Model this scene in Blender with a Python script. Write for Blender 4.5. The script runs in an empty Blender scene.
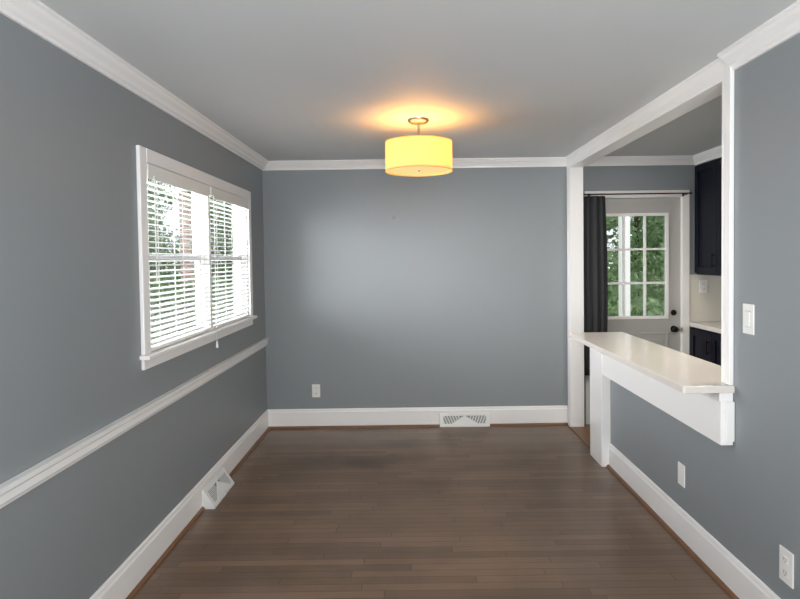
import bpy, bmesh, math, random
from mathutils import Vector, Matrix
random.seed(7)
C = bpy.context.scene.collection
# ------------------------------------------------------------ dimensions
XL, XR, XR2 = -1.325, 1.468, 1.56
YB, YN, H = 5.23, -2.6, 2.445
XK = 3.0
WT = .11   # outside wall thickness
F, CAMZ = 570.0, 1.55

# ------------------------------------------------------------ materials
def lin(c):
    return tuple(((v/255)/12.92 if v/255 <= .04045 else ((v/255+.055)/1.055)**2.4) for v in c)
def mat(name, rgb, rough=.5, metal=0., noise=0., nscale=6., bump=0., bscale=60., emit=None, estr=0., transl=0., spec=.5):
    m = bpy.data.materials.new(name); m.use_nodes = True
    nt = m.node_tree; N = nt.nodes; L = nt.links
    b = N['Principled BSDF']
    col = (*lin(rgb), 1)
    b.inputs['Roughness'].default_value = rough
    b.inputs['Metallic'].default_value = metal
    b.inputs['Specular IOR Level'].default_value = spec
    tc = N.new('ShaderNodeTexCoord')
    n = N.new('ShaderNodeTexNoise'); n.inputs['Scale'].default_value = nscale; n.inputs['Detail'].default_value = 4
    L.new(tc.outputs['Object'], n.inputs['Vector'])
    mx = N.new('ShaderNodeMix'); mx.data_type = 'RGBA'
    k = noise
    mx.inputs[6].default_value = (*[c*(1-k) for c in col[:3]], 1)
    mx.inputs[7].default_value = (*[min(1, c*(1+k)) for c in col[:3]], 1)
    L.new(n.outputs['Fac'], mx.inputs[0]); L.new(mx.outputs[2], b.inputs['Base Color'])
    if bump:
        n2 = N.new('ShaderNodeTexNoise'); n2.inputs['Scale'].default_value = bscale; n2.inputs['Detail'].default_value = 3
        L.new(tc.outputs['Object'], n2.inputs['Vector'])
        bp = N.new('ShaderNodeBump'); bp.inputs['Strength'].default_value = bump; bp.inputs['Distance'].default_value = .01
        L.new(n2.outputs['Fac'], bp.inputs['Height']); L.new(bp.outputs['Normal'], b.inputs['Normal'])
    if emit:
        b.inputs['Emission Color'].default_value = (*emit, 1); b.inputs['Emission Strength'].default_value = estr
    if transl:
        t = N.new('ShaderNodeBsdfTranslucent'); L.new(mx.outputs[2], t.inputs['Color'])
        ms = N.new('ShaderNodeMixShader'); ms.inputs[0].default_value = transl
        L.new(b.outputs[0], ms.inputs[1]); L.new(t.outputs[0], ms.inputs[2])
        L.new(ms.outputs[0], N['Material Output'].inputs['Surface'])
    return m

M_wall = mat('gray_wall_paint', (141, 147, 150), .44, noise=.03, nscale=1.5, bump=.22, bscale=2.5)
M_ceil = mat('ceiling_paint', (208, 211, 212), .6, noise=.02, bump=.04, bscale=80)
M_trim = mat('white_trim_paint', (248, 247, 246), .3, noise=.01)
M_white = mat('white_plastic', (240, 240, 237), .3, noise=.01)
M_slot = mat('dark_slot', (35, 35, 35), .6)
M_shoe = mat('brown_wood_shoe', (122, 86, 60), .4, noise=.2, nscale=20)
M_quartz = mat('pale_quartz', (228, 222, 215), .18, noise=.04, nscale=25)
M_navy = mat('navy_cabinet_paint', (10, 13, 30), .45, noise=.08, spec=.25)
M_metal = mat('brushed_nickel', (160, 158, 155), .3, metal=1, noise=.05)
M_dark = mat('dark_bronze', (30, 27, 25), .35, metal=.6, noise=.1)
M_curt = mat('charcoal_fabric', (50, 51, 54), .9, noise=.15, nscale=40, bump=.2, bscale=300)
M_blind = mat('blind_white', (226, 227, 228), .5, noise=.01, transl=.2)
M_cord = mat('blind_cord', (225, 225, 220), .7)
M_tile = mat('backsplash_tile', (220, 216, 206), .2, noise=.04, nscale=8)
M_steel = mat('vent_white_metal', (232, 232, 230), .35, noise=.02)
M_gray = mat('vent_recess', (150, 152, 153), .6)
M_bark = mat('bark', (88, 80, 70), .9, noise=.3, nscale=12, bump=.5)
M_ext = mat('exterior_white', (232, 232, 230), .5, noise=.03)
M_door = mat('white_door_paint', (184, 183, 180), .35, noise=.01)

def glass():
    m = bpy.data.materials.new('window_glass'); m.use_nodes = True
    nt = m.node_tree; nt.nodes.clear()
    o = nt.nodes.new('ShaderNodeOutputMaterial'); t = nt.nodes.new('ShaderNodeBsdfTransparent')
    g = nt.nodes.new('ShaderNodeBsdfGlossy'); g.inputs['Roughness'].default_value = .02
    mx = nt.nodes.new('ShaderNodeMixShader'); mx.inputs[0].default_value = .03
    nt.links.new(t.outputs[0], mx.inputs[1])
    nt.links.new(g.outputs[0], mx.inputs[2]); nt.links.new(mx.outputs[0], o.inputs[0])
    return m
M_glass = glass()

def floor_mat(name, c1, c2, c3, rowh, width, rough):
    m = bpy.data.materials.new(name); m.use_nodes = True
    nt = m.node_tree; N = nt.nodes; L = nt.links; b = N['Principled BSDF']
    tc = N.new('ShaderNodeTexCoord')
    # random end-joint offset for every board row
    sp = N.new('ShaderNodeSeparateXYZ'); L.new(tc.outputs['Object'], sp.inputs[0])
    dv = N.new('ShaderNodeMath'); dv.operation = 'DIVIDE'; dv.inputs[1].default_value = rowh; L.new(sp.outputs[1], dv.inputs[0])
    fl_ = N.new('ShaderNodeMath'); fl_.operation = 'FLOOR'; L.new(dv.outputs[0], fl_.inputs[0])
    wn = N.new('ShaderNodeTexWhiteNoise'); wn.noise_dimensions = '1D'; L.new(fl_.outputs[0], wn.inputs['W'])
    ma = N.new('ShaderNodeMath'); ma.operation = 'MULTIPLY_ADD'; ma.inputs[1].default_value = 7.3; L.new(wn.outputs['Value'], ma.inputs[0]); L.new(sp.outputs[0], ma.inputs[2])
    cb = N.new('ShaderNodeCombineXYZ'); L.new(ma.outputs[0], cb.inputs[0]); L.new(sp.outputs[1], cb.inputs[1])
    br = N.new('ShaderNodeTexBrick'); br.offset = 0; br.offset_frequency = 1
    br.inputs['Scale'].default_value = 1
    br.inputs['Brick Width'].default_value = width; br.inputs['Row Height'].default_value = rowh
    br.inputs['Mortar Size'].default_value = .0016; br.inputs['Mortar Smooth'].default_value = .3
    br.inputs['Color1'].default_value = (*lin(c1), 1); br.inputs['Color2'].default_value = (*lin(c2), 1)
    br.inputs['Mortar'].default_value = (*lin(c3), 1)
    L.new(cb.outputs[0], br.inputs['Vector'])
    mp = N.new('ShaderNodeMapping'); mp.inputs['Scale'].default_value = (3, 30, 1)
    L.new(cb.outputs[0], mp.inputs['Vector'])
    n = N.new('ShaderNodeTexNoise'); n.inputs['Scale'].default_value = 2; n.inputs['Detail'].default_value = 4
    L.new(mp.outputs[0], n.inputs['Vector'])
    n2 = N.new('ShaderNodeTexNoise'); n2.inputs['Scale'].default_value = 3; n2.inputs['Detail'].default_value = 3
    L.new(tc.outputs['Object'], n2.inputs['Vector'])
    r = N.new('ShaderNodeMapRange'); r.inputs[1].default_value = .3; r.inputs[2].default_value = .7
    r.inputs[3].default_value = .94; r.inputs[4].default_value = 1.06
    L.new(n.outputs['Fac'], r.inputs[0])
    r2 = N.new('ShaderNodeMapRange'); r2.inputs[1].default_value = .36; r2.inputs[2].default_value = .6
    r2.inputs[3].default_value = .88; r2.inputs[4].default_value = 1.04
    L.new(n2.outputs['Fac'], r2.inputs[0])
    mu = N.new('ShaderNodeMath'); mu.operation = 'MULTIPLY'; L.new(r.outputs[0], mu.inputs[0]); L.new(r2.outputs[0], mu.inputs[1])
    # worn dark stains in the finish
    last = mu
    for (sx, sy, rx, ry, k) in ((-.42, 4.35, .40, .20, .6), (.25, 3.85, .3, .12, .74), (-.05, 4.75, .25, .11, .72)):
        m1 = N.new('ShaderNodeMapping'); m1.vector_type = 'POINT'
        m1.inputs['Location'].default_value = (-sx/rx, -sy/ry, 0); m1.inputs['Scale'].default_value = (1/rx, 1/ry, 0)
        L.new(tc.outputs['Object'], m1.inputs['Vector'])
        ln = N.new('ShaderNodeVectorMath'); ln.operation = 'LENGTH'; L.new(m1.outputs[0], ln.inputs[0])
        ad = N.new('ShaderNodeMath'); ad.operation = 'MULTIPLY_ADD'; ad.inputs[1].default_value = 2.2; L.new(n2.outputs['Fac'], ad.inputs[0]); L.new(ln.outputs['Value'], ad.inputs[2])
        mr = N.new('ShaderNodeMapRange'); mr.inputs[1].default_value = 1.3; mr.inputs[2].default_value = 2.3; mr.inputs[3].default_value = k; mr.inputs[4].default_value = 1
        L.new(ad.outputs[0], mr.inputs[0])
        mm = N.new('ShaderNodeMath'); mm.operation = 'MULTIPLY'; L.new(last.outputs[0], mm.inputs[0]); L.new(mr.outputs[0], mm.inputs[1]); last = mm
    hv = N.new('ShaderNodeVectorMath'); hv.operation = 'SCALE'
    L.new(br.outputs['Color'], hv.inputs[0]); L.new(last.outputs[0], hv.inputs['Scale'])
    L.new(hv.outputs[0], b.inputs['Base Color'])
    b.inputs['Roughness'].default_value = rough
    bp = N.new('ShaderNodeBump'); bp.inputs['Strength'].default_value = .12; bp.inputs['Distance'].default_value = .001; bp.invert = True
    L.new(br.outputs['Fac'], bp.inputs['Height']); L.new(bp.outputs[0], b.inputs['Normal'])
    return m
M_floor = floor_mat('dark_oak_strip_floor', (131, 106, 86), (111, 89, 72), (74, 58, 46), .057, .95, .31)

def leaf_mat(name, a, b_):
    m = bpy.data.materials.new(name); m.use_nodes = True
    nt = m.node_tree; N = nt.nodes; L = nt.links; b = N['Principled BSDF']
    g = N.new('ShaderNodeNewGeometry'); r = N.new('ShaderNodeValToRGB')
    r.color_ramp.elements[0].color = (*lin(a), 1); r.color_ramp.elements[1].color = (*lin(b_), 1)
    L.new(g.outputs['Random Per Island'], r.inputs[0]); L.new(r.outputs[0], b.inputs['Base Color'])
    b.inputs['Roughness'].default_value = .6
    t = N.new('ShaderNodeBsdfTranslucent'); L.new(r.outputs[0], t.inputs[0])
    ms = N.new('ShaderNodeMixShader'); ms.inputs[0].default_value = .4
    L.new(b.outputs[0], ms.inputs[1]); L.new(t.outputs[0], ms.inputs[2]); L.new(ms.outputs[0], N['Material Output'].inputs[0])
    return m
M_leaf = leaf_mat('green_leaves', (116, 144, 102), (146, 170, 126))
M_grass = mat('lawn_grass', (108, 134, 86), .9, noise=.25, nscale=3)
def brick_mat():
    m = bpy.data.materials.new('red_brick'); m.use_nodes = True
    nt = m.node_tree; N = nt.nodes; L = nt.links; b = N['Principled BSDF']
    tc = N.new('ShaderNodeTexCoord'); mp = N.new('ShaderNodeMapping'); mp.inputs['Rotation'].default_value = (math.pi/2, 0, 0)
    L.new(tc.outputs['Object'], mp.inputs[0])
    br = N.new('ShaderNodeTexBrick'); br.inputs['Scale'].default_value = 1
    br.inputs['Brick Width'].default_value = .21; br.inputs['Row Height'].default_value = .075; br.inputs['Mortar Size'].default_value = .014
    br.inputs['Color1'].default_value = (*lin((180, 146, 136)), 1); br.inputs['Color2'].default_value = (*lin((164, 132, 124)), 1)
    br.inputs['Mortar'].default_value = (*lin((195, 188, 180)), 1)
    L.new(mp.outputs[0], br.inputs[0]); L.new(br.outputs[0], b.inputs['Base Color']); b.inputs['Roughness'].default_value = .85
    return m
M_brick = brick_mat()

# ------------------------------------------------------------ mesh helpers
def mk(name, verts, faces, m, smooth=False, bevel=0., origin=None, autos=False):
    vs = [Vector(v) for v in verts]
    if origin is None:
        lo = Vector([min(v[i] for v in vs) for i in range(3)]); hi = Vector([max(v[i] for v in vs) for i in range(3)])
        origin = (lo+hi)/2
    o = Vector(origin)
    me = bpy.data.meshes.new(name)
    me.from_pydata([v-o for v in vs], [], faces)
    bm = bmesh.new(); bm.from_mesh(me); bmesh.ops.recalc_face_normals(bm, faces=bm.faces); bm.to_mesh(me); bm.free()
    if smooth:
        for p in me.polygons: p.use_smooth = True
    me.materials.append(m)
    ob = bpy.data.objects.new(name, me); ob.location = o; C.objects.link(ob)
    if bevel:
        b = ob.modifiers.new('Bevel', 'BEVEL'); b.width = bevel; b.segments = 2; b.limit_method = 'ANGLE'
    return ob
def boxdata(x0, x1, y0, y1, z0, z1):
    v = [(x, y, z) for x in (x0, x1) for y in (y0, y1) for z in (z0, z1)]
    f = [(0, 1, 3, 2), (4, 6, 7, 5), (0, 4, 5, 1), (2, 3, 7, 6), (0, 2, 6, 4), (1, 5, 7, 3)]
    return v, f
def boxes(name, bl, m, bevel=0., origin=None):
    V, Fc = [], []
    for b in bl:
        v, f = boxdata(*b); k = len(V); V += v; Fc += [tuple(i+k for i in q) for q in f]
    return mk(name, V, Fc, m, bevel=bevel, origin=origin)
def box(name, x0, x1, y0, y1, z0, z1, m, bevel=0.):
    return boxes(name, [(x0, x1, y0, y1, z0, z1)], m, bevel)
def revolve(name, c, prof, m, seg=48, axis='Z', smooth=True):
    V, Fc = [], []
    for r, h in prof:
        for i in range(seg):
            a = 2*math.pi*i/seg
            p = (r*math.cos(a), r*math.sin(a), h)
            if axis == 'Y': p = (p[0], p[2], p[1])
            if axis == 'X': p = (p[2], p[0], p[1])
            V.append((c[0]+p[0], c[1]+p[1], c[2]+p[2]))
    for j in range(len(prof)-1):
        for i in range(seg):
            k = (i+1) % seg
            Fc.append((j*seg+i, j*seg+k, (j+1)*seg+k, (j+1)*seg+i))
    o = mk(name, V, Fc, m, smooth=smooth, origin=c)
    bm = bmesh.new(); bm.from_mesh(o.data); bmesh.ops.remove_doubles(bm, verts=bm.verts, dist=1e-6)
    bmesh.ops.recalc_face_normals(bm, faces=bm.faces); bm.to_mesh(o.data); bm.free()
    if smooth:
        try: o.data.set_sharp_from_angle(angle=math.radians(40))
        except Exception: pass
    return o
def wall(name, axis, a0, a1, u0, u1, z0, z1, holes, m):
    us = sorted({u0, u1, *[h[0] for h in holes], *[h[1] for h in holes]})
    zs = sorted({z0, z1, *[h[2] for h in holes], *[h[3] for h in holes]})
    us = [u for u in us if u0 <= u <= u1]; zs = [z for z in zs if z0 <= z <= z1]
    solid = {}
    for i in range(len(us)-1):
        for j in range(len(zs)-1):
            cu, cz = (us[i]+us[i+1])/2, (zs[j]+zs[j+1])/2
            solid[i, j] = not any(h[0] < cu < h[1] and h[2] < cz < h[3] for h in holes)
    V, Fc = [], []
    def P(a, u, z): return (a, u, z) if axis == 'X' else (u, a, z)
    def q(*ps):
        k = len(V); V.extend(ps); Fc.append((k, k+1, k+2, k+3))
    for (i, j), s in solid.items():
        if not s: continue
        ua, ub, za, zb = us[i], us[i+1], zs[j], zs[j+1]
        for a in (a0, a1): q(P(a, ua, za), P(a, ub, za), P(a, ub, zb), P(a, ua, zb))
        if not solid.get((i-1, j)): q(P(a0, ua, za), P(a1, ua, za), P(a1, ua, zb), P(a0, ua, zb))
        if not solid.get((i+1, j)): q(P(a0, ub, za), P(a1, ub, za), P(a1, ub, zb), P(a0, ub, zb))
        if not solid.get((i, j-1)): q(P(a0, ua, za), P(a1, ua, za), P(a1, ub, za), P(a0, ub, za))
        if not solid.get((i, j+1)): q(P(a0, ua, zb), P(a1, ua, zb), P(a1, ub, zb), P(a0, ub, zb))
    o = mk(name, V, Fc, m, origin=(0, 0, 0))
    bm = bmesh.new(); bm.from_mesh(o.data); bmesh.ops.remove_doubles(bm, verts=bm.verts, dist=1e-5)
    bmesh.ops.recalc_face_normals(bm, faces=bm.faces); bm.to_mesh(o.data); bm.free()
    o['kind'] = 'structure'
    return o
def run(name, prof, p0, p1, nrm, m, m0=0., m1=0.):
    p0, p1, nrm = Vector((*p0, 0)), Vector((*p1, 0)), Vector((*nrm, 0))
    d = (p1-p0).normalized(); n = len(prof); V = []
    for p, k in ((p0, m0), (p1, -m1)):
        for (dd, z) in prof:
            v = p + nrm*dd + d*dd*k; V.append((v.x, v.y, z))
    Fc = [(i, (i+1) % n, n+(i+1) % n, n+i) for i in range(n)] + [tuple(range(n)), tuple(range(n, 2*n))]
    return mk(name, V, Fc, m)
def empty(name, loc):
    e = bpy.data.objects.new(name, None); e.location = loc; e.empty_display_size = .1; C.objects.link(e); return e
def par(p, *ch):
    for c in ch:
        c.parent = p; c.location = c.location - p.location
def info(o, label, cat, group=None):
    o['label'] = label; o['category'] = cat
    if group: o['group'] = group
def st(o): o['kind'] = 'structure'; return o

# ------------------------------------------------------------ shell
fl = box('floor', XL-WT, XK+.1, YN-.1, YB+.12, -.1, 0, M_floor); 
fl.data.transform(Matrix.Translation(fl.location)); fl.location = (0, 0, 0); st(fl)
st(box('ceiling', XL-WT, XK+.1, YN-.1, YB+.12, H, H+.1, M_ceil))
WY0, WY1, WZ0, WZ1 = 2.87, 4.69, 1.09, 2.05
YM = (WY0+WY1)/2
wall('wall_left', 'X', XL-WT, XL, YN-.1, YB, 0, H, [(WY0, WY1, WZ0, WZ1)], M_wall)
DX0, DX1, DZ = 1.69, 2.50, 2.075
wall('wall_back', 'Y', YB, YB+.12, XL-WT, XK+.1, 0, H, [(DX0-.02, DX1+.02, -1, DZ+.02)], M_wall)
OP0, OP1, HWE, OZ, CT = 2.625, 5.13, 4.40, 2.36, .957
wall('wall_right', 'X', XR, XR2, YN, YB, 0, H, [(OP0, HWE, CT-.04, OZ), (HWE, OP1, -1, OZ)], M_wall)
wall('wall_rear', 'Y', YN-.1, YN, XL, XK+.1, 0, H, [(-.9, 1.1, .8, 2.1)], M_wall)
wall('wall_kitchen_side', 'X', XK, XK+.1, YN, YB, 0, H, [], M_wall)
wall('wall_kitchen_near', 'Y', 1.2, 1.3, XR2, XK, 0, H, [], M_wall)

# crown mouldings
ZC = 2.383
crown = [(0, ZC-.012), (.012, ZC-.012), (.014, ZC), (.026, ZC+.006), (.036, ZC+.02), (.058, ZC+.036), (.066, ZC+.048), (.078, ZC+.052), (.078, H), (0, H)]
small = [(0, ZC+.015), (.022, ZC+.015), (.026, ZC+.027), (.040, ZC+.045), (.045, H), (0, H)]
st(run('trim_1', crown, (XL, YN), (XL, YB), (1, 0), M_trim, 0, 1))
st(run('trim_2', crown, (XL, YB), (XR, YB), (0, -1), M_trim, 1, .6))
st(run('trim_3', crown, (XR, YN), (XR, OP0-.05), (-1, 0), M_trim))
st(run('trim_4', small, (XR, OP0-.05), (XR, YB), (-1, 0), M_trim, 0, 1))
st(run('trim_5', crown, (XR2, YB), (2.62, YB), (0, -1), M_trim))
st(boxes('trim_6', [(XR-.02, XR, OP0-.055, OP0, CT, OZ+.045), (XR-.02, XR, OP0, OP1, OZ, OZ+.045), (XR-.02, XR, OP1, YB-.02, .0, OZ+.045)], M_trim, .003))
st(boxes('trim_7', [(XR-.02, XR2+.01, OP0, OP0+.015, CT, OZ-.015), (XR-.02, XR2+.01, OP0, OP1, OZ-.015, OZ), (XR-.02, XR2+.01, OP1-.018, OP1, 0, OZ-.015)], M_trim, .002))
def base(h=.175, t=.016): return [(0, 0), (t, 0), (t, h-.03), (t-.004, h-.022), (t-.006, h-.006), (t-.011, h), (0, h)]
shoe = [(.016, 0), (.034, 0), (.033, .008), (.028, .015), (.016, .019)]
st(run('baseboard_left', base(), (XL, YN), (XL, YB), (1, 0), M_trim, 0, 1))
st(run('baseboard_back', base(), (XL, YB), (XR-.02, YB), (0, -1), M_trim, 1, 0))
st(run('baseboard_right', base(), (XR, YN), (XR, 4.15), (-1, 0), M_trim))
st(run('trim_8', shoe, (XL, YN), (XL, YB), (1, 0), M_shoe, 0, 1))
st(run('trim_9', shoe, (XL, YB), (XR-.02, YB), (0, -1), M_shoe, 1, 0))
st(run('trim_10', shoe, (XR, YN), (XR, 4.15), (-1, 0), M_shoe))
st(box('trim_11', XR-.03, XR2+.02, HWE+.03, OP1-.02, 0, .012, M_shoe, .004))
cz = .803
rail = [(0, cz-.037), (.008, cz-.037), (.012, cz-.026), (.02, cz-.018), (.02, cz+.008), (.028, cz+.018), (.03, cz+.037), (0, cz+.037)]
st(run('trim_12', rail, (XL, YN), (XL, YB), (1, 0), M_trim))

# ------------------------------------------------------------ windows (left wall)
cw = .072
st(boxes('trim_13', [(XL, XL+.02, WY0-cw, WY0, WZ0-.0, WZ1+cw), (XL, XL+.02, WY1, WY1+cw, WZ0, WZ1+cw),
                     (XL, XL+.022, WY0, WY1, WZ1, WZ1+cw), (XL-.085, XL+.012, YM-.018, YM+.018, WZ0, WZ1)], M_trim, .004))
st(boxes('trim_14', [(XL-.1, XL+.05, WY0-cw-.015, WY1+cw+.015, WZ0-.022, WZ0), (XL, XL+.016, WY0-cw, WY1+cw, WZ0-.075, WZ0-.022)], M_trim, .004))
st(boxes('trim_15', [(XL-WT, XL, WY0, WY0+.01, WZ0, WZ1), (XL-WT, XL, WY1-.01, WY1, WZ0, WZ1), (XL-WT, XL, WY0+.01, WY1-.01, WZ1-.01, WZ1)], M_trim))
def window(name, y0, y1):
    e = empty(name, (XL-.06, (y0+y1)/2, WZ0)); st(e)
    zm = (WZ0+WZ1)/2
    def sash(n, x, za, zb):
        t = .034; d = .010
        s = boxes(n, [(x-d, x+d, y0+.006, y0+.006+t, za, zb), (x-d, x+d, y1-.006-t, y1-.006, za, zb),
                      (x-d, x+d, y0+.006+t, y1-.006-t, za, za+t), (x-d, x+d, y0+.006+t, y1-.006-t, zb-t, zb)], M_trim, .002)
        g = box('glass_pane', x-.002, x+.002, y0+.006+t, y1-.006-t, za+t, zb-t, M_glass)
        par(s, g); return s
    s1 = sash('upper_sash', XL-.073, zm-.018, WZ1-.012)
    s2 = sash('lower_sash', XL-.050, WZ0+.002, zm+.018)
    par(e, s1, s2)
window('window_1', WY0+.01, YM-.018); window('window_2', YM+.018, WY1-.01)

def blind(y0, y1, zlow, lab):
    e = empty('window_blind', (XL-.01, (y0+y1)/2, WZ1-.01))
    xc = XL-.010
    hr = boxes('valance', [(xc-.02, xc+.016, y0, y1, WZ1-.055, WZ1-.012), (XL+.012, XL+.022, y0-.004, y1+.004, WZ1-.078, WZ1-.004)], M_white, .003)
    V, Fc = [], []
    z = WZ1-.092; tilt = math.radians(5)
    while z > zlow+.025:
        k = len(V)
        for j, yy in enumerate((y0+.004, y1-.004)):
            for i in range(5):
                u = (i-2)/2*.025
                cam = .003*(1-(i-2)**2/4)
                x = xc+u*math.cos(tilt); zz = z - u*math.sin(tilt) + cam
                V.append((x, yy, zz+.0017)); V.append((x, yy, zz-.0017))
        for i in range(4):
            a, b = k+i*2, k+10+i*2
            Fc += [(a, a+2, b+2, b), (a+1, b+1, b+3, a+3)]
        Fc += [(k, k+10, k+11, k+1), (k+8, k+9, k+19, k+18)]
        z -= .0305
    sl = mk('slats', V, Fc, M_blind)
    br = box('bottom_rail', xc-.025, xc+.025, y0+.004, y1-.004, zlow, zlow+.018, M_white, .003)
    bl = []
    for t in (.12, .5, .88):
        y = y0+(y1-y0)*t
        for dx in (-.026, .026): bl.append((xc+dx-.0012, xc+dx+.0012, y-.003, y+.003, zlow+.005, WZ1-.05))
    lc = boxes('ladder_cords', bl, M_cord)
    par(e, hr, sl, br, lc)
    info(e, lab, 'blind', 'horizontal window blinds')
    return e
b1 = blind(WY0+.014, YM-.022, WZ0+.004, 'white slat blind with pull cord, slats open')
b2 = blind(YM+.022, WY1-.014, WZ0+.004, 'white horizontal slat blind, slats open, lowered fully')
pc = boxes('pull_cord', [(XL+.055, XL+.058, YM-.04, YM-.037, 1.03, WZ1-.07), (XL+.022, XL+.058, YM-.04, YM-.037, WZ1-.073, WZ1-.07)], M_cord)
tas = revolve('cord_tassel', (XL+.0565, YM-.0385, 1.0), [(0, .028), (.004, .027), (.008, 0), (.009, -.02), (0, -.022)], M_white, 16)
tilt = boxes('tilt_wand', [(XL+.022, XL+.027, WY0+.07, WY0+.075, 1.45, WZ1-.06)], M_cord)
par(b1, pc, tas, tilt)

# ------------------------------------------------------------ ceiling lamp
LX, LY = .075, 3.70
lamp = empty('ceiling_lamp', (LX, LY, H))
info(lamp, 'drum-shade ceiling lamp with glowing golden fabric and nickel stem', 'ceiling lamp')
can = revolve('canopy', (LX, LY, H), [(0, -.03), (.02, -.03), (.055, -.024), (.068, -.012), (.07, 0)], M_metal)
stem = revolve('stem', (LX, LY, H), [(.0, -.028), (.008, -.03), (.008, -.10), (.014, -.105), (.014, -.125), (.006, -.13), (.006, -.31), (0, -.31)], M_metal, 20)
M_shade = mat('glowing_linen_shade', (244, 208, 140), .8, noise=.10, nscale=16, emit=(1.0, .60, .16), estr=.34, transl=.2)
M_diff = mat('glowing_diffuser', (250, 222, 160), .6, noise=.02, emit=(1.0, .66, .24), estr=.55)
M_bulb = mat('warm_bulb', (255, 230, 180), .4, emit=(1, .62, .22), estr=3)
zt, zb = 2.300, 2.110
sh = revolve('lamp_shade', (LX, LY, (zt+zb)/2), [(.2155, (zt-zb)/2), (.2155, -(zt-zb)/2)], M_shade, 72)
df = revolve('diffuser', (LX, LY, zb+.012), [(0, 0), (.2115, 0), (.2115, .004), (0, .004)], M_diff, 64)
M_band = mat('shade_edge_band', (215, 172, 95), .7, noise=.03, emit=(1, .5, .10), estr=.25)
rims = []
for zz in (zt-.003, zb+.003):
    rims.append(revolve('shade_rim', (LX, LY, zz), [(.2140, .003), (.2165, .003), (.2165, -.003), (.2140, -.003), (.2140, .003)], M_band, 72))
spider = boxes('shade_frame', [(LX-.211, LX+.211, LY-.002, LY+.002, zt-.012, zt-.008), (LX-.002, LX+.002, LY-.211, LY+.211, zt-.012, zt-.008)], M_metal)
bulbs = []
for s in (-1, 1):
    bulbs.append(revolve('bulb', (LX+s*.1, LY, 2.205), [(0, .03), (.018, .026), (.029, .01), (.028, -.01), (.014, -.035), (.012, -.06), (0, -.06)], M_bulb, 24))
fin = revolve('finial', (LX, LY, zb+.006), [(0, -.010), (.006, -.008), (.008, 0), (.008, .004), (0, .006)], M_metal, 20)
par(lamp, can, stem, sh, df, spider, fin, *rims, *bulbs)

# ------------------------------------------------------------ bar counter
bar = empty('bar_counter', (XR, (2.58+HWE)/2, 0))
info(bar, 'pale quartz breakfast bar on white panelled half wall', 'counter')
CX0, CX1, CY = 1.236, 1.66, 2.56
pts = [(CX0+.012, CY), (XR-.0005, CY), (XR-.0005, OP0+.017), (CX1, OP0+.017), (CX1, HWE+.03), (CX0, HWE+.03), (CX0, CY+.012)]
def plan(name, pts, z0, z1, m, bevel=0.):
    n = len(pts); V = [(x, y, z0) for x, y in pts]+[(x, y, z1) for x, y in pts]
    Fc = [tuple(range(n)), tuple(range(n, 2*n))]+[(i, (i+1) % n, n+(i+1) % n, n+i) for i in range(n)]
    return mk(name, V, Fc, m, bevel=bevel)
top = plan('countertop', pts, CT-.034, CT, M_quartz, .003)
ap = boxes('apron_panel', [(1.41, XR-.0005, CY+.012, 4.149, .68, CT-.034)], M_trim, .004)
cl = boxes('bracket_cleat', [(1.40, 1.41, CY+.006, 4.149, CT-.075, CT-.034), (1.43, XR-.0005, CY, CY+.012, .70, CT-.075)], M_trim, .003)
post = plan('support_post', [(1.40, 4.15), (XR-.0005, 4.15), (XR-.0005, HWE+.0005), (XR2, HWE+.0005), (XR2, HWE+.016), (1.40, HWE+.016)], 0, CT-.034, M_trim, .003)
par(bar, top, ap, cl, post)

# ------------------------------------------------------------ outlets and switch
def plate(kind, c, axis, w=.074, h=.12, label='', switch=False, blank=False):
    e = empty(kind, c)
    def B(n, u0, u1, z0, z1, d0, d1, m, bv=0.):
        if axis == '-Y': return box(n, c[0]+u0, c[0]+u1, c[1]-d1, c[1]-d0, c[2]+z0, c[2]+z1, m, bv)
        return box(n, c[0]-d1, c[0]-d0, c[1]+u0, c[1]+u1, c[2]+z0, c[2]+z1, m, bv)
    ch = [B('cover_plate', -w/2, w/2, -h/2, h/2, 0, .006, M_white, .002)]
    if blank:
        for s in (-1, 1): ch.append(B('screw', -.003, .003, s*.042-.003, s*.042+.003, .0055, .0068, M_steel, .001))
    elif switch:
        ch.append(B('rocker', -.016, .016, -.033, .033, .006, .010, M_white, .0015))
        ch.append(B('rocker_gap', -.0175, .0175, -.0345, .0345, .0055, .0066, M_gray))
    else:
        for s in (-1, 1):
            r = B('receptacle', -.016, .016, s*.026-.015, s*.026+.015, .006, .0085, M_white, .003)
            sl = []
            for u in (-.007, .007):
                sl.append(B('slot', u-.0012, u+.0012, s*.026-.002, s*.026+.008, .0083, .0089, M_slot))
            sl.append(B('ground_slot', -.002, .002, s*.026-.010, s*.026-.006, .0083, .0089, M_slot))
            par(r, *sl); ch.append(r)
    par(e, *ch)
    info(e, label, 'switch' if switch else ('wall plate' if blank else 'outlet'), None)
    return e
plate('wall_outlet', (-.868, YB, .342), '-Y', label='white duplex wall outlet above white baseboard on gray wall')
plate('blank_wall_plate', (XR, 3.06, .36), '-X', label='plain white wall plate on gray wall below the bar counter', blank=True)
plate('wall_outlet', (XR, 2.20, .325), '-X', w=.08, h=.135, label='white duplex outlet low on gray wall above baseboard')
plate('light_switch', (XR, 2.455, 1.27), '-X', w=.078, h=.13, label='white rocker light switch beside the white opening casing', switch=True)
an = revolve('wall_anchor', (-.13, YB, 1.93), [(0, -.006), (.012, -.006), (.016, -.002), (.016, 0)], M_wall, 20, 'Y')
info(an, 'small round gray cover plug on the gray wall', 'wall plug')

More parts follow.
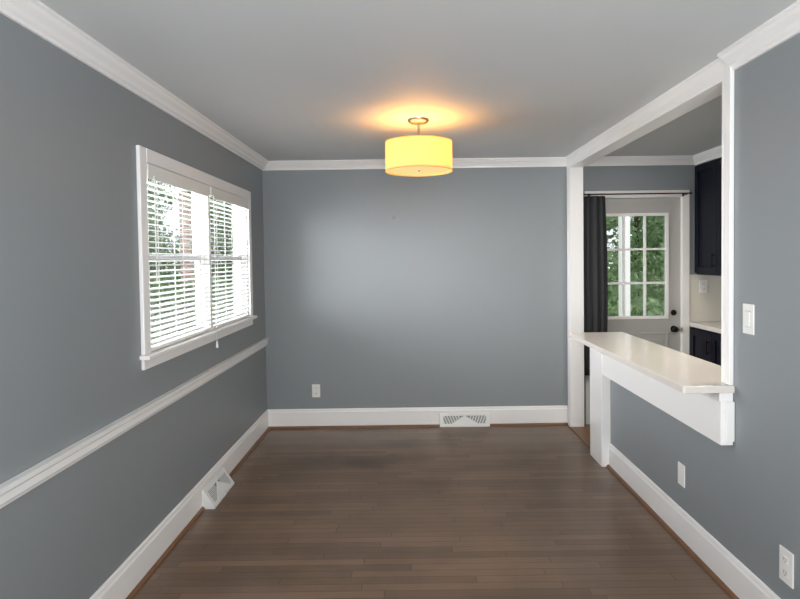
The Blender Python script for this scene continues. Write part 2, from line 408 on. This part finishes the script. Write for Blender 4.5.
# ------------------------------------------------------------ baseboard vents
def vent(c, axis, L, lab, db=.06, dt=.03, h=.125, k=9, bw=.006):
    e = empty('baseboard_vent', c)
    def W(u, d, z):
        return (c[0]+u, c[1]-d, c[2]+z) if axis == '-Y' else (c[0]+d, c[1]+u, c[2]+z)
    o0 = .016
    prof = [(o0, 0), (db, 0), (db, .012), (dt, h-.008), (dt-.005, h), (o0, h)]
    V = [W(-L/2, d, z) for d, z in prof]+[W(L/2, d, z) for d, z in prof]; n = len(prof)
    Fc = [(i, (i+1) % n, n+(i+1) % n, n+i) for i in range(n)]+[tuple(range(n)), tuple(range(n, 2*n))]
    body = mk('vent_body', V, Fc, M_steel, bevel=.002)
    A = Vector((db, .012)); B_ = Vector((dt, h-.008)); D = (B_-A); nn = Vector((D.y, -D.x)).normalized()
    def S(u, t, off):
        p = A+D*t+nn*off; return W(u, p.x, p.y)
    def slab(u0, u1, t0, t1, o1):
        V = [S(u, t, o) for o in (0.0002, o1) for u in (u0, u1) for t in (t0, t1)]
        f = [(0, 1, 3, 2), (4, 6, 7, 5), (0, 4, 5, 1), (2, 3, 7, 6), (0, 2, 6, 4), (1, 5, 7, 3)]
        return V, f
    V, f = slab(-L/2+.035, L/2-.035, .18, .84, .001)
    rec = mk('vent_opening', V, f, M_gray)
    V2, F2 = [], []
    for sgn in (-1, 1):
        for i in range(k):
            u = sgn*(.03+(L/2-.075)*i/(k-1)); u2 = u+sgn*.03
            q = []
            for o in (.001, .0022):
                q += [S(u-bw/2, .18, o), S(u+bw/2, .18, o), S(u2+bw/2, .84, o), S(u2-bw/2, .84, o)]
            b = len(V2); V2 += q
            F2 += [tuple(b+j for j in t) for t in ((0, 1, 2, 3), (4, 5, 6, 7), (0, 1, 5, 4), (1, 2, 6, 5), (2, 3, 7, 6), (3, 0, 4, 7))]
    b = len(V2); tri = [(-.12, .18), (.12, .18), (0, .86)]
    V2 += [S(u, t, .001) for u, t in tri]+[S(u, t, .006) for u, t in tri]
    F2 += [(b, b+1, b+2), (b+3, b+4, b+5), (b, b+1, b+4, b+3), (b+1, b+2, b+5, b+4), (b+2, b, b+3, b+5)]
    gr = mk('louvers', V2, F2, M_steel)
    V, f = slab(-.006, .006, -.02, .12, .010)
    lv = mk('damper_lever', V, f, M_steel)
    par(e, body, rec, gr, lv)
    info(e, lab, 'floor vent', 'white metal baseboard vents')
vent((.497, YB, 0), '-Y', .46, 'white metal baseboard vent set into white baseboard', .045, .024, .125, 7, .008)
vent((XL, 3.72, 0), '+X', .40, 'white metal baseboard vent with angled front on dark floor', .095, .028, .12, 8, .006)

# ------------------------------------------------------------ kitchen door
d = empty('door_1', ((DX0+DX1)/2, YB+.04, 0)); st(d)
ya, yb = YB+.015, YB+.055
GX0, GX1, GZ0, GZ1 = DX0+.095, DX1-.13, .985, 1.92
bl = [(DX0, GX0, ya, yb, .01, DZ), (GX1, DX1, ya, yb, .01, DZ), (GX0, GX1, ya, yb, GZ1, DZ), (GX0, GX1, ya, yb, .01, GZ0)]
slab_ = boxes('door_leaf', bl, M_door)
mb = []
f = .02
mb += [(GX0-f, GX0+.008, ya-.01, ya, GZ0-f, GZ1+f), (GX1-.008, GX1+f, ya-.01, ya, GZ0-f, GZ1+f), (GX0, GX1, ya-.01, ya, GZ0-f, GZ0+.008), (GX0, GX1, ya-.01, ya, GZ1-.008, GZ1+f)]
for i in (1, 2):
    x = GX0+(GX1-GX0)*i/3; mb.append((x-.010, x+.010, ya-.008, ya+.018, GZ0, GZ1))
    z = GZ0+(GZ1-GZ0)*i/3; mb.append((GX0, GX1, ya-.0075, ya+.018, z-.010, z+.010))
mun = boxes('muntins', mb, M_trim, .002)
pn = []
xm = (DX0+DX1)/2
for a, b in ((DX0+.11, xm-.03), (xm+.03, DX1-.11)):
    pn += [(a, b, ya-.006, ya, .16, .18), (a, b, ya-.006, ya, .82, .84), (a, a+.02, ya-.006, ya, .18, .82), (b-.02, b, ya-.006, ya, .18, .82), (a+.05, b-.05, ya-.005, ya, .22, .78)]
pan = boxes('door_panel', pn, M_door, .002)
gl = box('glass_pane', GX0, GX1, ya+.02, ya+.024, GZ0, GZ1, M_glass)
kn = revolve('door_knob', (DX1-.06, ya, .87), [(0, -.06), (.018, -.058), (.027, -.045), (.024, -.03), (.011, -.024), (.011, -.008), (.03, -.006), (.031, 0), (0, 0)], M_dark, 28, 'Y')
db_ = revolve('deadbolt', (DX1-.06, ya, 1.02), [(0, -.016), (.02, -.014), (.027, -.004), (.028, 0), (0, 0)], M_dark, 28, 'Y')
par(d, slab_, mun, pan, gl, kn, db_)
st(boxes('trim_16', [(DX0-.075, DX0-.004, YB-.018, YB, 0, DZ+.068), (DX1+.004, DX1+.07, YB-.018, YB, 0, DZ+.068), (DX0-.004, DX1+.004, YB-.018, YB, DZ+.004, DZ+.068),
                     (DX0-.018, DX0-.003, YB, YB+.1, 0, DZ+.018), (DX1+.003, DX1+.018, YB, YB+.1, 0, DZ+.018), (DX0-.003, DX1+.003, YB, YB+.1, DZ+.003, DZ+.018)], M_trim, .003))
rod = empty('curtain_rod', (2.05, YB-.09, 2.105))
rb = revolve('rod', (2.05, YB-.09, 2.105), [(0, -.49), (.006, -.49), (.006, .49), (0, .49)], M_dark, 16, 'X')
fn = revolve('finial', (2.545, YB-.09, 2.105), [(0, -.008), (.006, -.006), (.009, .004), (.006, .010), (0, .013)], M_dark, 20, 'X')
br = boxes('bracket', [(2.507, 2.513, YB-.095, YB-.018, 2.093, 2.099), (2.502, 2.518, YB-.022, YB-.018, 2.085, 2.115)], M_dark)
br2 = boxes('bracket', [(1.645, 1.655, YB-.095, YB-.018, 2.099, 2.104), (1.64, 1.66, YB-.022, YB-.018, 2.09, 2.12)], M_dark)
par(rod, rb, fn, br, br2); info(rod, 'dark metal curtain rod above the kitchen door', 'curtain rod')
V, Fc = [], []; nx, nz = 90, 14
for j in range(nz+1):
    t = j/nz; z = 2.089-t*1.62
    for i in range(nx+1):
        s = i/nx; x = 1.582+(.195+.02*math.sin(t*3))*s
        V.append((x, YB-.09+.010*math.sin(s*math.pi*2*3.3+.5*math.sin(t*4))+.004*math.sin(s*29+t*2), z))
for j in range(nz):
    for i in range(nx):
        a = j*(nx+1)+i; Fc.append((a, a+1, a+nx+2, a+nx+1))
cu = mk('curtain', V, Fc, M_curt, smooth=True)
sm = cu.modifiers.new('Solid', 'SOLIDIFY'); sm.thickness = .003
info(cu, 'charcoal gray fabric curtain gathered beside the glazed door', 'curtain')

# ------------------------------------------------------------ kitchen cabinets
def cab_door(n, xf, y0, y1, z0, z1, hz):
    t = .055
    p = boxes(n, [(xf-.02, xf, y0, y0+t, z0, z1), (xf-.02, xf, y1-t, y1, z0, z1), (xf-.02, xf, y0+t, y1-t, z0, z0+t), (xf-.02, xf, y0+t, y1-t, z1-t, z1), (xf-.01, xf, y0+t, y1-t, z0+t, z1-t)], M_navy, .002)
    h = boxes('handle', [(xf-.05, xf-.042, y0+.025, y0+.035, hz-.06, hz+.06), (xf-.044, xf-.02, y0+.025, y0+.035, hz-.05, hz-.042), (xf-.044, xf-.02, y0+.025, y0+.035, hz+.042, hz+.05)], M_dark, .001)
    par(p, h); return p
def upper(y0, y1):
    e = empty('upper_cabinet', (2.8, (y0+y1)/2, 1.37))
    body = boxes('cabinet_body', [(2.64, XK-.001, y0, y1, 1.37, 2.375)], M_navy, .002)
    cr = run('cabinet_crown', [(0, 2.365), (.022, 2.365), (.026, 2.385), (.06, 2.42), (.07, H-.001), (0, H-.001)], (2.64, y0), (2.64, y1), (-1, 0), M_trim)
    ym = (y0+y1)/2
    par(e, body, cr, cab_door('door', 2.64, y0+.003, ym-.002, 1.385, 2.355, 1.5), cab_door('door', 2.64, ym+.002, y1-.003, 1.385, 2.355, 1.5))
    info(e, 'navy shaker upper kitchen cabinet with white crown', 'cabinet', 'navy kitchen wall cabinets')
upper(4.47, 5.226); upper(3.70, 4.465)
def lower(y0, y1):
    e = empty('base_cabinet', (2.8, (y0+y1)/2, 0))
    body = boxes('cabinet_body', [(2.59, XK-.001, y0, y1, .1, .895), (2.65, XK-.001, y0, y1, 0, .1)], M_navy, .002)
    ym = (y0+y1)/2
    par(e, body, cab_door('door', 2.59, y0+.003, ym-.002, .12, .88, .75), cab_door('door', 2.59, ym+.002, y1-.003, .12, .88, .75))
    info(e, 'navy shaker base kitchen cabinet under pale worktop', 'cabinet', 'navy kitchen base cabinets')
lower(4.47, 5.205); lower(3.70, 4.465)
wt = boxes('kitchen_worktop', [(2.565, XK-.001, 3.69, 5.208, .897, .935)], M_quartz, .003)
info(wt, 'pale quartz worktop on navy base cabinets', 'countertop')
st(box('trim_17', 2.575, XK-.008, YB-.008, YB-.0002, .935, 1.37, M_tile))
st(box('trim_18', XK-.008, XK-.0002, 3.7, YB-.008, .935, 1.37, M_tile))
plate('wall_outlet', (2.70, YB-.008, 1.26), '-Y', label='white outlet on pale kitchen backsplash under navy cabinet')

# ------------------------------------------------------------ outdoors
GZ = -.45
gr = box('ground', -45, 45, 5.6, 70, GZ-.2, GZ, M_grass); gr['kind'] = 'structure'
gr2 = box('ground', -45, -1.6, -20, 5.6, GZ-.2, GZ, M_grass); gr2['kind'] = 'structure'
def leaves(n, blobs, size):
    V, Fc = [], []
    for _ in range(n):
        c, r = random.choice(blobs)
        while True:
            p = Vector([random.uniform(-1, 1) for _ in range(3)])
            if .35 < p.length < 1: break
        p = Vector(c)+Vector((p.x*r[0], p.y*r[1], p.z*r[2]))
        a = Vector([random.gauss(0, 1) for _ in range(3)]).normalized(); b = a.cross(Vector([random.gauss(0, 1) for _ in range(3)])).normalized()
        s = size*random.uniform(.6, 1.3); k = len(V)
        V += [p-a*s, p+b*s*.5, p+a*s, p-b*s*.5]; Fc.append((k, k+1, k+2, k+3))
    return V, Fc
def tree(x, y, h, r, n=9000, lab='leafy green deciduous tree on the lawn'):
    e = empty('tree', (x, y, GZ))
    tr = revolve('trunk', (x, y, GZ), [(0, 0), (.11, 0), (.08, .5), (.06, h*.5), (.03, h*.85), (0, h*.85)], M_bark, 14)
    bl = [((x+random.uniform(-.45, .45)*r, y+random.uniform(-.45, .45)*r, GZ+h*random.uniform(.15, .9)), (r*.55, r*.55, h*.2)) for _ in range(11)]
    V, Fc = leaves(n, bl, .10)
    cr = mk('foliage', V, Fc, M_leaf); par(e, tr, cr); info(e, lab, 'tree', 'trees outside the windows')
for (x, y, h, r) in [(-7.6, 14.5, 5, 1.8), (-4.6, 18.5, 6, 2.2), (-10, 20.5, 7, 2.6), (-7, 27, 8, 3), (3.8, 13, 5.5, 1.8), (6.6, 16.5, 6.5, 2.0), (5.4, 22.5, 7.5, 2.8), (11.5, 26, 8, 3), (-14.5, 29, 8, 3.2)]:
    tree(x, y, h, r)
def hedge(x0, x1, y, h, d_=.6, n=8000):
    bl = [((x0+(x1-x0)*i/7, y, GZ+h*.5), ((x1-x0)/9, d_, h*.52)) for i in range(8)]
    V, Fc = leaves(n, bl, .07)
    o = mk('hedge', V, Fc, M_leaf); o['kind'] = 'stuff'; info(o, 'dense green hedge on the lawn', 'hedge')
hedge(-8.0, -2.2, 10.6, 1.8); hedge(1.8, 6.8, 9.5, 1.3)
hs = empty('brick_pillar', (-4.64, 12.2, GZ))
hb = boxes('pillar_shaft', [(-4.76, -4.54, 11.9, 12.5, GZ, 3.0)], M_brick)
hr_ = boxes('pillar_cap', [(-4.82, -4.48, 11.83, 12.57, 3.0, 3.15)], M_ext, .01)
par(hs, hb, hr_); info(hs, 'tall weathered red brick pillar with white cap on the lawn', 'pillar')
pp = boxes('porch_post', [(2.82, 2.94, 7.55, 7.67, GZ+.05, 2.9), (2.79, 2.97, 7.52, 7.70, GZ, GZ+.15), (2.79, 2.97, 7.52, 7.70, 2.78, 2.9)], M_ext, .01)
info(pp, 'white square porch post outside the glazed door', 'post')

# ------------------------------------------------------------ lights
def area(name, loc, direction, sx, sy, power, col):
    l = bpy.data.lights.new(name, 'AREA'); l.shape = 'RECTANGLE'; l.size = sx; l.size_y = sy; l.energy = power; l.color = col
    o = bpy.data.objects.new(name, l); o.location = loc
    o.rotation_euler = Vector(direction).to_track_quat('-Z', 'Y').to_euler(); C.objects.link(o); return o
area('window_daylight', (-3.1, 3.3, 1.6), (1, .2, .0), 3.2, 2.2, 610, (.97, .985, 1))
area('rear_fill_light', (.1, YN+.03, 1.45), (0, 1, .15), 2.0, 1.3, 48, (.98, .99, 1))  # added fill from behind the camera, shaped like an assumed rear window
area('rear_ceiling_fill', (.3, -1.3, .8), (.1, .35, 1), 1.8, 1.2, 130, (.98, .99, 1))  # added unseen lamp aimed up, brightens the ceiling by bounce
area('kitchen_light', (2.2, 3.2, H-.03), (0, 0, -1), .6, .6, 23, (1, .92, .80))
for dx, dy, p in ((-.10, 0, 3.0), (.10, 0, 3.0), (0, -.08, 2.0)):
    l = bpy.data.lights.new('bulb_light', 'POINT'); l.energy = p; l.color = (1, .54, .16); l.shadow_soft_size = .05
    o = bpy.data.objects.new('bulb_light', l); o.location = (LX+dx, LY+dy, 2.23); C.objects.link(o)
sun = bpy.data.lights.new('sun', 'SUN'); sun.energy = 1.6; sun.angle = .2; sun.color = (1, .96, .9)
so = bpy.data.objects.new('sun', sun); so.rotation_euler = Vector((.15, .75, -.9)).to_track_quat('-Z', 'Y').to_euler(); C.objects.link(so)
w = bpy.data.worlds.new('World'); bpy.context.scene.world = w; w.use_nodes = True
bg = w.node_tree.nodes['Background']; bg.inputs[0].default_value = (.9, .95, 1, 1); bg.inputs[1].default_value = 1.1

# ------------------------------------------------------------ camera
cam = bpy.data.cameras.new('camera'); co = bpy.data.objects.new('camera', cam); C.objects.link(co)
cam.sensor_fit = 'HORIZONTAL'; cam.sensor_width = 36; cam.lens = F/800*36; cam.clip_start = .02
pitch, roll = math.radians(-1.6), math.radians(.75)
fw = Vector((0, math.cos(pitch), math.sin(pitch))); up0 = Vector((0, -math.sin(pitch), math.cos(pitch))); r0 = Vector((1, 0, 0))
R = r0*math.cos(roll)-up0*math.sin(roll); U = up0*math.cos(roll)+r0*math.sin(roll)
co.matrix_world = Matrix(((R.x, U.x, -fw.x, 0), (R.y, U.y, -fw.y, 0), (R.z, U.z, -fw.z, CAMZ), (0, 0, 0, 1)))
dv = Vector((0, 1, 0)); px = 400+F*dv.dot(R)/dv.dot(fw); py = 299.5-F*dv.dot(U)/dv.dot(fw)
cam.shift_x = (px-408.5)/800; cam.shift_y = (258.6-py)/800
bpy.context.scene.camera = co
vs = bpy.context.scene.view_settings; vs.view_transform = 'Standard'; vs.look = 'None'; vs.exposure = .15
